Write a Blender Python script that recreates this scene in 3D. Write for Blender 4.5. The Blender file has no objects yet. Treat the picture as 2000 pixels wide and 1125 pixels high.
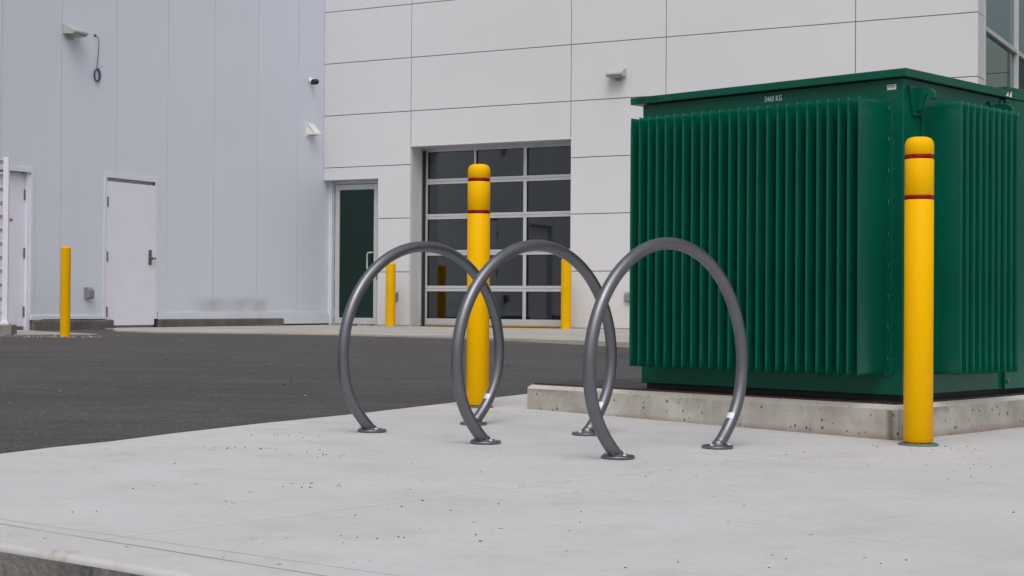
import bpy, bmesh, math, random
from mathutils import Vector, Matrix
random.seed(7)
PI = math.pi
sc = bpy.context.scene

# ------------------------------------------------------------------ camera, sky, sun, exposure
cam_d = bpy.data.cameras.new('camera'); cam = bpy.data.objects.new('camera', cam_d)
sc.collection.objects.link(cam); sc.camera = cam
cam_d.sensor_width = 36; cam_d.lens = 3068.33 / 2000 * 36
cam_d.clip_start = .05; cam_d.clip_end = 2000
p_, r_ = .009977, .0070283
fw = Vector((0, math.cos(p_), math.sin(p_))); up = Vector((0, -math.sin(p_), math.cos(p_))); rt = Vector((1, 0, 0))
rt2 = rt * math.cos(r_) + up * math.sin(r_); up2 = -rt * math.sin(r_) + up * math.cos(r_)
M = Matrix((rt2, up2, -fw)).transposed().to_4x4(); M.translation = (0, 0, .58)
cam.matrix_world = M

SUN_EL, SUN_AZ = math.radians(56), math.radians(182)      # azimuth measured clockwise from +Y
world = bpy.data.worlds.new('World'); sc.world = world; world.use_nodes = True
wn, wl = world.node_tree.nodes, world.node_tree.links
wn.clear()
sky = wn.new('ShaderNodeTexSky'); sky.sky_type = 'NISHITA'; sky.sun_disc = False
sky.sun_elevation = SUN_EL; sky.sun_rotation = SUN_AZ
sky.air_density = 1.0; sky.dust_density = 6.0; sky.ozone_density = 1.0
hs = wn.new('ShaderNodeHueSaturation'); hs.inputs['Saturation'].default_value = .30
bg = wn.new('ShaderNodeBackground'); bg.inputs['Strength'].default_value = .12
wo = wn.new('ShaderNodeOutputWorld')
wl.new(sky.outputs[0], hs.inputs['Color']); wl.new(hs.outputs[0], bg.inputs['Color']); wl.new(bg.outputs[0], wo.inputs['Surface'])
sd = bpy.data.lights.new('sun', 'SUN'); sd.energy = .6; sd.angle = math.radians(50); sd.color = (1, .975, .95)
sun = bpy.data.objects.new('sun', sd); sc.collection.objects.link(sun)
sdir = Vector((math.sin(SUN_AZ) * math.cos(SUN_EL), math.cos(SUN_AZ) * math.cos(SUN_EL), math.sin(SUN_EL)))
sun.rotation_euler = sdir.to_track_quat('Z', 'Y').to_euler()
sc.view_settings.view_transform = 'Standard'; sc.view_settings.look = 'None'
sc.view_settings.exposure = 0.0; sc.view_settings.gamma = 1.0
sc.cycles.max_bounces = 8; sc.cycles.transparent_max_bounces = 12
sc.cycles.use_denoising = True

# ------------------------------------------------------------------ frames of reference
A = .495746
CORN = Vector((-3.37709, 28.13098, 0))                     # inner corner of the two buildings
B = .766599
TC = Vector((1.71389, 6.89336, 0))                         # front corner of the transformer tank
UB = Vector((math.cos(B), -math.sin(B), 0)); NB = Vector((math.sin(B), math.cos(B), 0))
def slab_z(x, y): return -.0112 * ((Vector((x, y, 0)) - TC) @ UB) if False else -.0112 * ((x - TC.x) * UB.x + (y - TC.y) * UB.y)
def bw(x, y, z=0):                                         # building frame -> world
    return Vector((CORN.x + math.cos(A) * x + math.sin(A) * y, CORN.y - math.sin(A) * x + math.cos(A) * y, z))

# ------------------------------------------------------------------ helpers
def tag(o, label=None, cat=None, group=None, kind=None):
    if label: o['label'] = label
    if cat: o['category'] = cat
    if group: o['group'] = group
    if kind: o['kind'] = kind
    return o
def empty(name, loc=(0, 0, 0), rz=0, parent=None):
    o = bpy.data.objects.new(name, None); sc.collection.objects.link(o)
    o.location = loc; o.rotation_euler = (0, 0, rz); o.empty_display_size = .2
    if parent: o.parent = parent
    return o
class MB:
    def __init__(s): s.bm = bmesh.new()
    def box(s, x0, x1, y0, y1, z0, z1, bev=0, seg=2):
        t = bmesh.new()
        v = [t.verts.new((x, y, z)) for z in (z0, z1) for x, y in ((x0, y0), (x1, y0), (x1, y1), (x0, y1))]
        for f in ((3, 2, 1, 0), (4, 5, 6, 7), (0, 1, 5, 4), (1, 2, 6, 5), (2, 3, 7, 6), (3, 0, 4, 7)): t.faces.new([v[i] for i in f])
        if bev: bmesh.ops.bevel(t, geom=t.edges[:], offset=bev, segments=seg, affect='EDGES', profile=.5)
        s.merge(t); return s
    def merge(s, t, mat=None):
        if mat is not None: bmesh.ops.transform(t, matrix=mat, verts=t.verts[:])
        n = len(s.bm.verts); vs = [s.bm.verts.new(v.co) for v in t.verts]
        t.verts.index_update()
        for f in t.faces:
            try:
                nf = s.bm.faces.new([vs[v.index] for v in f.verts]); nf.smooth = f.smooth
            except ValueError: pass
        t.free()
    def prism(s, pts, axis, a0, a1, smooth=False, bev=0):    # polygon pts (2-D) extruded along axis
        t = bmesh.new()
        def P(u, v, w): return {'x': (w, u, v), 'y': (u, w, v), 'z': (u, v, w)}[axis]
        a = [t.verts.new(P(u, v, a0)) for u, v in pts]; b = [t.verts.new(P(u, v, a1)) for u, v in pts]
        n = len(pts); t.faces.new(a[::-1]); t.faces.new(b)
        for i in range(n):
            f = t.faces.new((a[i], a[(i + 1) % n], b[(i + 1) % n], b[i])); f.smooth = smooth
        bmesh.ops.recalc_face_normals(t, faces=t.faces[:])
        if bev: bmesh.ops.bevel(t, geom=t.edges[:], offset=bev, segments=2, affect='EDGES', profile=.5)
        s.merge(t); return s
    def lathe(s, prof, seg=48, c=(0, 0, 0), smooth=True, axis='z'):   # prof [(r, z)]
        t = bmesh.new(); rings = []
        for r, z in prof:
            if r < 1e-6: rings.append([t.verts.new((0, 0, z))])
            else: rings.append([t.verts.new((r * math.cos(2 * PI * k / seg), r * math.sin(2 * PI * k / seg), z)) for k in range(seg)])
        for i in range(len(rings) - 1):
            a, b = rings[i], rings[i + 1]
            for k in range(seg):
                k2 = (k + 1) % seg
                if len(a) == 1 and len(b) == 1: continue
                if len(a) == 1: f = t.faces.new((a[0], b[k2], b[k]))
                elif len(b) == 1: f = t.faces.new((a[k], a[k2], b[0]))
                else: f = t.faces.new((a[k], a[k2], b[k2], b[k]))
                f.smooth = smooth
        bmesh.ops.recalc_face_normals(t, faces=t.faces[:])
        m = Matrix.Translation(c)
        if axis == 'y': m = m @ Matrix.Rotation(PI / 2, 4, 'X')
        if axis == 'x': m = m @ Matrix.Rotation(PI / 2, 4, 'Y')
        s.merge(t, m); return s
    def tube(s, pts, r, seg=16, caps=True):
        pts = [Vector(p) for p in pts]; n = len(pts); t = bmesh.new(); rings = []
        ref = None
        for i, p in enumerate(pts):
            d = (pts[min(i + 1, n - 1)] - pts[max(i - 1, 0)]).normalized()
            if ref is None:
                ref = Vector((0, 0, 1)) if abs(d.z) < .9 else Vector((1, 0, 0))
            a = d.cross(ref).normalized(); b = d.cross(a).normalized(); ref = -b.cross(Vector((0,0,0))) if False else (a.cross(d)).normalized()
            rings.append([t.verts.new(p + (a * math.cos(2 * PI * k / seg) + b * math.sin(2 * PI * k / seg)) * r) for k in range(seg)])
        for i in range(n - 1):
            for k in range(seg):
                f = t.faces.new((rings[i][k], rings[i][(k + 1) % seg], rings[i + 1][(k + 1) % seg], rings[i + 1][k])); f.smooth = True
        if caps: t.faces.new(rings[0]); t.faces.new(rings[-1][::-1])
        bmesh.ops.recalc_face_normals(t, faces=t.faces[:])
        s.merge(t); return s
    def build(s, name, mat, parent=None, loc=None, rz=None):
        me = bpy.data.meshes.new(name); s.bm.to_mesh(me); s.bm.free()
        o = bpy.data.objects.new(name, me); sc.collection.objects.link(o)
        if mat: me.materials.append(mat)
        if parent: o.parent = parent
        if loc is not None: o.location = loc
        if rz is not None: o.rotation_euler = (0, 0, rz)
        return o
def text_mesh(name, body, size, mat, parent, loc, rot, sx=1.0, align='LEFT', depth=.0006, spacing=1.0, bold=0):
    c = bpy.data.curves.new(name, 'FONT'); c.body = body; c.size = size; c.align_x = align; c.extrude = depth
    c.space_character = spacing; c.space_line = .95; c.offset = bold
    t = bpy.data.objects.new(name + '_src', c); sc.collection.objects.link(t)
    dg = bpy.context.evaluated_depsgraph_get()
    me = bpy.data.meshes.new_from_object(t.evaluated_get(dg)); bpy.data.objects.remove(t)
    me.name = name; me.materials.clear(); me.materials.append(mat)
    o = bpy.data.objects.new(name, me); sc.collection.objects.link(o); o.parent = parent
    o.location = loc; o.rotation_euler = rot; o.scale = (sx, 1, 1)
    return o
def copy_tree(o, parent=None):
    c = o.copy(); sc.collection.objects.link(c)
    if parent: c.parent = parent
    for ch in list(o.children): copy_tree(ch, c)
    return c

# ------------------------------------------------------------------ materials
class N:
    def __init__(s, name):
        s.m = bpy.data.materials.new(name); s.m.use_nodes = True
        s.t = s.m.node_tree; s.n = s.t.nodes; s.l = s.t.links
        s.b = s.n['Principled BSDF']; s.pos = None
    def new(s, k, **kw):
        n = s.n.new(k)
        for a, v in kw.items(): setattr(n, a, v)
        return n
    def P(s):
        if not s.pos:
            s.pos = s.new('ShaderNodeTexCoord').outputs['Object']
        return s.pos
    def scaled(s, v):
        m = s.new('ShaderNodeMapping'); m.inputs['Scale'].default_value = v; s.l.new(s.P(), m.inputs[0]); return m.outputs[0]
    def noise(s, scale, detail=4, rough=.6, vec=None, dist=0):
        n = s.new('ShaderNodeTexNoise'); n.inputs['Scale'].default_value = scale; n.inputs['Detail'].default_value = detail
        n.inputs['Roughness'].default_value = rough; n.inputs['Distortion'].default_value = dist
        s.l.new(vec if vec is not None else s.P(), n.inputs['Vector']); return n.outputs['Fac']
    def voro(s, scale, vec=None, rnd=1):
        n = s.new('ShaderNodeTexVoronoi'); n.inputs['Scale'].default_value = scale; n.inputs['Randomness'].default_value = rnd
        s.l.new(vec if vec is not None else s.P(), n.inputs['Vector']); return n
    def math(s, op, a, b=None, c=None, clamp=False):
        n = s.new('ShaderNodeMath', operation=op, use_clamp=clamp)
        for i, v in enumerate((a, b, c)):
            if v is None: continue
            if isinstance(v, (int, float)): n.inputs[i].default_value = v
            else: s.l.new(v, n.inputs[i])
        return n.outputs[0]
    def ramp(s, v, a, b, lo=0.0, hi=1.0):
        n = s.new('ShaderNodeMapRange'); n.inputs[1].default_value = a; n.inputs[2].default_value = b
        n.inputs[3].default_value = lo; n.inputs[4].default_value = hi; s.l.new(v, n.inputs[0]); return n.outputs[0]
    def mix(s, f, a, b, mode='MIX'):
        n = s.new('ShaderNodeMix', data_type='RGBA', blend_type=mode)
        for i, v in ((0, f), (6, a), (7, b)):
            if isinstance(v, (int, float)): n.inputs[i].default_value = v
            elif isinstance(v, tuple): n.inputs[i].default_value = (*v[:3], 1)
            else: s.l.new(v, n.inputs[i])
        return n.outputs[2]
    def xyz(s):
        n = s.new('ShaderNodeSeparateXYZ'); s.l.new(s.P(), n.inputs[0]); return n.outputs
    def col(s, c):
        if isinstance(c, tuple): s.b.inputs['Base Color'].default_value = (*c[:3], 1)
        else: s.l.new(c, s.b.inputs['Base Color'])
        return s
    def set(s, **kw):
        for k, v in kw.items():
            k = {'rough': 'Roughness', 'metal': 'Metallic', 'spec': 'Specular IOR Level', 'coat': 'Coat Weight', 'coatr': 'Coat Roughness'}[k]
            if isinstance(v, (int, float)): s.b.inputs[k].default_value = v
            else: s.l.new(v, s.b.inputs[k])
        return s
    def bump(s, h, strength=.3, dist=.01):
        n = s.new('ShaderNodeBump'); n.inputs['Strength'].default_value = strength; n.inputs['Distance'].default_value = dist
        s.l.new(h, n.inputs['Height']); s.l.new(n.outputs[0], s.b.inputs['Normal']); return s

def paint(name, c, rough=.4, var=.06, metal=0, spec=.5, bump=.0, bscale=40):
    n = N(name); v = n.noise(2.3, 5)
    d = tuple(x * (1 - var * 2) for x in c); e = tuple(min(1, x * (1 + var)) for x in c)
    n.col(n.mix(n.ramp(v, .3, .7), d, e)).set(metal=metal, spec=spec)
    n.set(rough=n.ramp(n.noise(6, 4), .3, .7, rough * .85, rough * 1.15))
    if bump: n.bump(n.noise(bscale, 4), bump, .004)
    return n.m

def concrete_slab():
    n = N('slab_concrete')
    st = n.scaled((1.2, 1.7, 1)); 
    a = n.noise(1.1, 6, .62, st, .3); b = n.noise(7, 6, .7, n.scaled((.8, 1.8, 1))); c = n.noise(.7, 3, .5)
    col = n.mix(n.ramp(a, .30, .70), (.535, .530, .548), (.605, .603, .628))
    col = n.mix(n.ramp(b, .25, .75), n.mix(.10, col, (.36, .345, .33)), col)
    tan = n.math('MULTIPLY', n.ramp(n.noise(2.6, 7, .75, n.scaled((1, 1.3, 1))), .50, .70), .50)
    col = n.mix(tan, col, (.43, .40, .36))
    fine = n.noise(160, 3, .7)
    col = n.mix(n.ramp(fine, .3, .7, 0, .16), col, (.35, .34, .33)); col = n.mix(n.ramp(n.noise(42, 4, .75), .42, .62, 0, .14), col, (.38, .37, .36)); col = n.mix(n.ramp(n.noise(13, 7, .85, n.scaled((.8, 1.6, 1))), .52, .72, 0, .34), col, (.36, .35, .335))
    # dark specks and crumbs, in loose clusters
    vs = n.voro(26); sp = n.math('LESS_THAN', vs.outputs['Distance'], .095)
    clus = n.ramp(n.noise(1.9, 4, .6), .56, .60); sep = n.new('ShaderNodeSeparateColor'); n.l.new(vs.outputs['Color'], sep.inputs[0])
    sp = n.math('MULTIPLY', sp, n.math('MULTIPLY', n.math('GREATER_THAN', sep.outputs[0], .5), clus))
    vs2 = n.voro(9); sep2 = n.new('ShaderNodeSeparateColor'); n.l.new(vs2.outputs['Color'], sep2.inputs[0])
    sp2 = n.math('MULTIPLY', n.math('LESS_THAN', vs2.outputs['Distance'], .062), n.math('GREATER_THAN', sep2.outputs[1], .55))
    sp = n.math('MULTIPLY', n.math('MAXIMUM', sp, sp2), .85)
    col = n.mix(sp, col, (.13, .115, .10))
    # tooled joints: lines of the slab, a x + b y = c, over a stretch
    X, Y, Z = n.xyz()
    wob = n.math('MULTIPLY', n.math('SUBTRACT', n.noise(5, 3), .5), .010)
    def line(p, q, w, s, lo=-1e3, hi=1e3):
        d = Vector((q[0] - p[0], q[1] - p[1])).normalized(); nx, ny = -d.y, d.x; cc = nx * p[0] + ny * p[1]
        e = n.math('ADD', n.math('MULTIPLY', X, nx), n.math('MULTIPLY', Y, ny)); e = n.math('SUBTRACT', e, cc)
        e = n.math('ABSOLUTE', n.math('ADD', e, wob))
        m = n.ramp(e, w * .4, w, s, 0); 
        t = n.math('ADD', n.math('MULTIPLY', X, d.x), n.math('MULTIPLY', Y, d.y)); t0 = d.x * p[0] + d.y * p[1]
        m = n.math('MULTIPLY', m, n.math('GREATER_THAN', t, t0 + lo)); m = n.math('MULTIPLY', m, n.math('LESS_THAN', t, t0 + hi))
        return m
    ls = [line((-1.344, 4.142), (-.458, 3.555), .005, .5), line((-1.318, 4.062), (-.491, 3.461), .0062, .75),
          line((-.99, 3.842), (1.134, 6.195), .006, .36, 0, 3.6), line((-1.56, 6.408), (.428, 4.487), .007, .42, 0, 6.0)]
    m = ls[0]
    for l in ls[1:]: m = n.math('MAXIMUM', m, l)
    m = n.math('MULTIPLY', m, n.ramp(n.noise(3.1, 4), .3, .6, .35, 1))
    light = n.math('MAXIMUM', line((-1.545, 6.395), (.443, 4.472), .020, .26, 0, 6.0), line((-1.0, 3.852), (1.124, 6.205), .020, .14, 0, 3.6))
    col = n.mix(light, col, (.68, .68, .70))
    col = n.mix(m, col, (.12, .115, .12))
    # rusty tan scar and crack at the rounded edge of the kerb
    dx = n.math('SUBTRACT', X, -1.06); dy = n.math('SUBTRACT', Y, 3.64); r2 = n.math('ADD', n.math('MULTIPLY', dx, dx), n.math('MULTIPLY', n.math('MULTIPLY', dy, dy), 2))
    sc_ = n.math('MULTIPLY', n.ramp(r2, .0006, .006, .8, 0), n.ramp(n.noise(30, 4), .42, .6))
    col = n.mix(sc_, col, (.42, .30, .22))
    n.col(col).set(rough=.86, spec=.25)
    h = n.math('ADD', n.math('MULTIPLY', fine, .25), n.math('ADD', n.math('MULTIPLY', b, .5), n.math('MULTIPLY', m, -1.2)))
    return n.bump(h, .28, .006).m
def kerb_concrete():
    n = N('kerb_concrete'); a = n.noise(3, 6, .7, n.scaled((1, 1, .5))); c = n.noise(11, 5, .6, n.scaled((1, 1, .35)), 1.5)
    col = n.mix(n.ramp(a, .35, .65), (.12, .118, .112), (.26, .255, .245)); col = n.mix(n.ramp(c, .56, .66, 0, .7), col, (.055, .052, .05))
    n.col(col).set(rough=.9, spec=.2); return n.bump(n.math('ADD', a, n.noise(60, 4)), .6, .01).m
def apron_concrete():
    n = N('apron_concrete'); a = n.noise(.9, 6, .65, n.scaled((1, 1, 1))); 
    col = n.mix(n.ramp(a, .32, .68), (.33, .31, .285), (.44, .42, .39)); col = n.mix(n.ramp(n.noise(9, 5, .7), .6, .75, 0, .4), col, (.22, .20, .18))
    v = n.voro(14); sp = n.math('LESS_THAN', v.outputs['Distance'], .07); col = n.mix(n.math('MULTIPLY', sp, .6), col, (.16, .13, .10))
    n.col(col).set(rough=.88, spec=.2); return n.bump(n.noise(50, 4), .3, .006).m
def asphalt():
    n = N('asphalt'); a = n.noise(.55, 7, .68, n.scaled((.5, 1.6, 1)), .6); f = n.noise(85, 4, .85); g = n.noise(24, 6, .85)
    col = n.mix(n.ramp(a, .36, .64), (.034, .0315, .033), (.074, .068, .070))
    col = n.mix(n.ramp(f, .44, .60, 0, .75), col, (.155, .147, .15)); col = n.mix(n.ramp(g, .46, .62, 0, .55), col, (.028, .026, .027))
    v = n.voro(42); sep = n.new('ShaderNodeSeparateColor'); n.l.new(v.outputs['Color'], sep.inputs[0])
    sp = n.math('MULTIPLY', n.math('LESS_THAN', v.outputs['Distance'], .20), n.math('GREATER_THAN', sep.outputs[0], .90))
    col = n.mix(n.math('MULTIPLY', sp, .8), col, (.42, .40, .38))
    rb = n.ramp(n.noise(1.3, 8, .85, n.scaled((1, 2.2, 1))), .52, .70, 0, .6); col = n.mix(rb, col, (.125, .113, .108)); col = n.mix(n.ramp(n.noise(1.6, 10, .9, n.scaled((.6, 2.6, 1)), 1), .48, .64, 0, .7), col, (.030, .0275, .0285))
    n.col(col).set(rough=n.ramp(a, .3, .7, .78, .92), spec=.35)
    return n.bump(n.math('ADD', f, g), .55, .006).m
def pad_concrete():
    n = N('pad_concrete'); X, Y, Z = n.xyz()
    s = n.noise(9, 5, .7, n.scaled((1, 1, .07))); a = n.noise(2.2, 6, .65, None, .5)
    col = n.mix(n.ramp(a, .35, .65), (.36, .335, .295), (.60, .575, .53)); col = n.mix(n.ramp(s, .50, .72, 0, .45), col, (.64, .62, .59))
    col = n.mix(n.ramp(n.noise(1.3, 5, .7), .46, .64, 0, .65), col, (.25, .235, .20))
    lowm = n.ramp(Z, .005, .035, 1.1, 0); col = n.mix(n.math('MULTIPLY', lowm, n.noise(8, 4)), col, (.25, .16, .11))
    v = n.voro(36, n.scaled((1, 1, .75))); sep = n.new('ShaderNodeSeparateColor'); n.l.new(v.outputs['Color'], sep.inputs[0])
    d = n.math('ADD', v.outputs['Distance'], n.math('MULTIPLY', n.math('SUBTRACT', n.noise(70, 2), .5), .22))
    hole = n.math('MULTIPLY', n.math('LESS_THAN', d, n.math('MULTIPLY', sep.outputs[2], .24)), n.math('GREATER_THAN', sep.outputs[0], .25))
    v2 = n.voro(17, n.scaled((1, 1, .6))); sep2 = n.new('ShaderNodeSeparateColor'); n.l.new(v2.outputs['Color'], sep2.inputs[0])
    d2 = n.math('ADD', v2.outputs['Distance'], n.math('MULTIPLY', n.math('SUBTRACT', n.noise(60, 2), .5), .25))
    hole2 = n.math('MULTIPLY', n.math('LESS_THAN', d2, .10), n.math('GREATER_THAN', sep2.outputs[1], .55))
    hh = n.math('MAXIMUM', hole, hole2)
    col = n.mix(n.math('MULTIPLY', hh, .85), col, (.075, .062, .055))
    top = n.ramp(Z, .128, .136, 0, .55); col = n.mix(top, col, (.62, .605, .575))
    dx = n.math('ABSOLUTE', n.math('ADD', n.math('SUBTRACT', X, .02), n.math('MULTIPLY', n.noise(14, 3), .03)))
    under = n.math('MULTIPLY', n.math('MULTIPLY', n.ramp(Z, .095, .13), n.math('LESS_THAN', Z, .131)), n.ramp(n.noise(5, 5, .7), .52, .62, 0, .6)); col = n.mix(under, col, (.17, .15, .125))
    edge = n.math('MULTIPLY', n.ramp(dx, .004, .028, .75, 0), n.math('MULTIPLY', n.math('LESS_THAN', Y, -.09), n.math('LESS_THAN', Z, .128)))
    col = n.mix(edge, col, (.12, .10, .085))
    n.col(col).set(rough=.88, spec=.25)
    return n.bump(n.math('ADD', n.math('MULTIPLY', hh, -1.5), n.noise(55, 4)), .45, .006).m
def panel_mat(name, c0, c1, rough, scuff=False):
    n = N(name); a = n.noise(.35, 3, .5); b = n.noise(1.6, 5, .6)
    col = n.mix(n.ramp(a, .3, .7), c0, c1); col = n.mix(n.ramp(b, .3, .7, 0, .10), col, tuple(x * .9 for x in c0))
    X, Y, Z = n.xyz()
    if scuff:      # smudged band low on the wall, rain splash at the foot
        m = n.math('MULTIPLY', n.ramp(Y, -3.75, -3.0), n.ramp(Y, -1.72, -1.56, 1, 0))
        m = n.math('MULTIPLY', m, n.math('MULTIPLY', n.ramp(Z, .38, .42), n.ramp(Z, .58, .68, 1, 0)))
        m = n.math('MULTIPLY', m, n.ramp(n.noise(2.0, 5, .6, n.scaled((1, 1, 1.5))), .38, .66, .18, .50))
        col = n.mix(m, col, (.30, .29, .28))
        fl = n.math('MULTIPLY', n.ramp(Z, .4, 1.1, 1, 0), n.math('MULTIPLY', n.math('GREATER_THAN', n.noise(45, 2), .69), .5)); col = n.mix(fl, col, (.25, .23, .2))
    else:
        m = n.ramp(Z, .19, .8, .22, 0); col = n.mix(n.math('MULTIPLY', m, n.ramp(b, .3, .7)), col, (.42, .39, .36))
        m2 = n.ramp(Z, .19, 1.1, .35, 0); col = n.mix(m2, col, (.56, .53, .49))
    n.col(col).set(rough=rough, spec=.45); return n.bump(n.noise(.9, 2, .4), .05, .05).m
def glass_mat(name, tint, fres=1.5, rough=.02, refl=(.95, 1, 1)):
    n = N(name); n.n.remove(n.b); o = n.n['Material Output']
    tr = n.new('ShaderNodeBsdfTransparent'); tr.inputs[0].default_value = (*tint, 1)
    gl = n.new('ShaderNodeBsdfGlossy'); gl.inputs['Roughness'].default_value = rough; gl.inputs['Color'].default_value = (*refl, 1)
    fr = n.new('ShaderNodeFresnel'); fr.inputs[0].default_value = fres
    mx = n.new('ShaderNodeMixShader'); n.l.new(fr.outputs[0], mx.inputs[0]); n.l.new(tr.outputs[0], mx.inputs[1]); n.l.new(gl.outputs[0], mx.inputs[2])
    n.l.new(mx.outputs[0], o.inputs['Surface']); return n.m
def green_mat():
    n = N('green_enamel'); a = n.noise(2.6, 5, .6); b = n.noise(90, 3)
    col = n.mix(n.ramp(a, .3, .7), (.0002, .085, .052), (.0004, .100, .061))
    st = n.noise(14, 4, .6, n.scaled((1, 1, .06))); col = n.mix(n.ramp(st, .55, .75, 0, .07), col, (.04, .11, .085)); col = n.mix(n.ramp(n.noise(4, 6, .8), .56, .75, 0, .06), col, (.05, .10, .08))
    n.col(col).set(rough=n.ramp(n.noise(1.5, 3), .3, .7, .20, .27), spec=.34); return n.bump(n.noise(5, 2), .02, .01).m
def ring_mat():
    n = N('grey_powder_coat'); a = n.noise(6, 5)
    n.col(n.mix(n.ramp(a, .3, .7), (.172, .174, .195), (.205, .208, .232))).set(metal=.8, rough=n.ramp(n.noise(14, 4), .3, .7, .33, .42), spec=.5)
    return n.bump(n.noise(420, 2), .06, .001).m
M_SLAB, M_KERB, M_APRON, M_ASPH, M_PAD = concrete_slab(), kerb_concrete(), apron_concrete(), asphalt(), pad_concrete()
M_WALL_R = panel_mat('aluminium_panel_white', (.645, .65, .67), (.685, .69, .71), .42)
M_WALL_L = panel_mat('insulated_panel_white', (.65, .69, .785), (.68, .72, .81), .45, True)
M_TRIM = paint('white_trim', (.69, .73, .81), .4, .03)
M_TRIM_DK = paint('dark_gasket', (.05, .05, .055), .6)  # near-black gasket, its own even colour
M_DOOR = paint('white_door_paint', (.78, .77, .87), .38, .02)
M_ALU = paint('anodised_aluminium', (.52, .53, .545), .38, .05, metal=.35)
M_ALU_L = paint('bright_aluminium', (.62, .62, .63), .35, .04, metal=.3)
M_STEEL = paint('dull_steel', (.19, .185, .18), .4, .1, metal=.6)
M_DARK = paint('black_backing', (.022, .022, .024), .7)
M_JOINT = paint('joint_backing', (.10, .10, .105), .8)
M_FOUND = paint('grey_foundation_concrete', (.13, .13, .125), .9, .22, bump=.5, bscale=25)
M_BLOCK = paint('concrete_block', (.23, .225, .20), .9, .2, bump=.5, bscale=30)
M_YEL_S = paint('yellow_plastic_sleeve', (.91, .485, .0), .42, .015, spec=.08)
M_YEL_P = paint('yellow_gloss_paint', (.80, .43, .0), .4, .05, spec=.1, bump=.1, bscale=60)
M_RED = paint('red_tape', (.27, .002, .006), .45, spec=.2)
M_GREEN, M_RING = green_mat(), ring_mat()
M_PLATE = paint('black_rubber_mat', (.022, .023, .027), .6, .25, bump=.4, bscale=70)
M_RUST = paint('rust', (.16, .045, .018), .85, .3)
M_WHITE = paint('white_sticker', (.75, .75, .77), .4)
M_STENCIL = paint('grey_stencil_ink', (.62, .70, .70), .6, .1)
M_BLACKINK = paint('stamped_dark_ink', (.002, .008, .008), .7)
M_REDINK = paint('red_lettering', (.42, .01, .03), .5)
M_BLUEINK = paint('blue_print', (.03, .035, .12), .5)
M_PINK = paint('red_print', (.45, .16, .18), .5)
M_LAMP = paint('grey_lamp_housing', (.46, .47, .48), .45, .04)
M_LAMPL = paint('lamp_lens', (.30, .30, .30), .3)
M_BOX = paint('grey_outlet_box', (.24, .24, .24), .45, .1)
M_BLACK = paint('black_plastic', (.012, .012, .013), .35)
M_GROUT = paint('grey_grout', (.13, .127, .12), .9, .25, bump=.7, bscale=40)
M_TEAL = paint('teal_paint_drip', (.01, .28, .22), .6)
M_LEAF = paint('brown_leaf', (.17, .07, .035), .8, .3)
M_STONE = paint('pale_stone', (.36, .34, .31), .9, .3)
M_ROOM = paint('interior_wall_grey', (.40, .40, .41), .8)
M_ROOMG = paint('interior_wall_green', (.22, .30, .26), .8)
M_GLASS = glass_mat('door_glass', (.34, .35, .36), 1.9); M_GLASSG = glass_mat('green_tinted_glass', (.24, .37, .33), 1.6, .02, (.6, 1, .85))
M_CURT = glass_mat('tinted_window_glass', (.10, .20, .19), 5.5, .01, (.80, 1, .98))
M_WING = paint('grey_wing_panel', (.44, .44, .42), .5, .03)
M_ORANGE = paint('orange_seal', (.45, .22, .02), .6)

# ------------------------------------------------------------------ ground
APX = [(-40, 8.6), (-9.3, 24.0), (-6.15, 19.60), (-5.26, 19.78), (-4.85, 21.35), (-3.9, 20.95), (-2.927, 20.25), (-2.289, 20.05), (-.858, 18.98), (.294, 17.95), (1.245, 16.85), (9, 9.8)]
def ground_z(x, y):
    t = max(0, min(1, (y - 13) / 7)); t = t * t * (3 - 2 * t)
    z = slab_z(x, y) - .014; z = max(-.15, min(z, .16)); z = z * (1 - t) + .160 * t
    if y < 5.4:
        k = max(0, min(1, (5.4 - y) / 1.2)); z = z * (1 - k) - .16 * k
    if x > .4 and y < 16.0: z = min(z, slab_z(x, y) - .03)
    return z
bm = bmesh.new()
xs = sorted(set([-400, -200, -100, -60, -40, -30, -24] + [-20 + .8 * i for i in range(50)] + [20.5, 26, 40, 80, 200, 400]))
ys = sorted(set([-400, -200, -80, -40, -20, -10, -4] + [0 + .5 * i for i in range(66)] + [34, 38, 45, 60, 100, 200, 400]))
grid = [[bm.verts.new((x, y, ground_z(x, y))) for x in xs] for y in ys]
for j in range(len(ys) - 1):
    for i in range(len(xs) - 1):
        f = bm.faces.new((grid[j][i], grid[j][i + 1], grid[j + 1][i + 1], grid[j + 1][i])); f.smooth = True
me = bpy.data.meshes.new('ground'); bm.to_mesh(me); bm.free(); me.materials.append(M_ASPH)
g = bpy.data.objects.new('ground', me); sc.collection.objects.link(g); tag(g, kind='structure')

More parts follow.
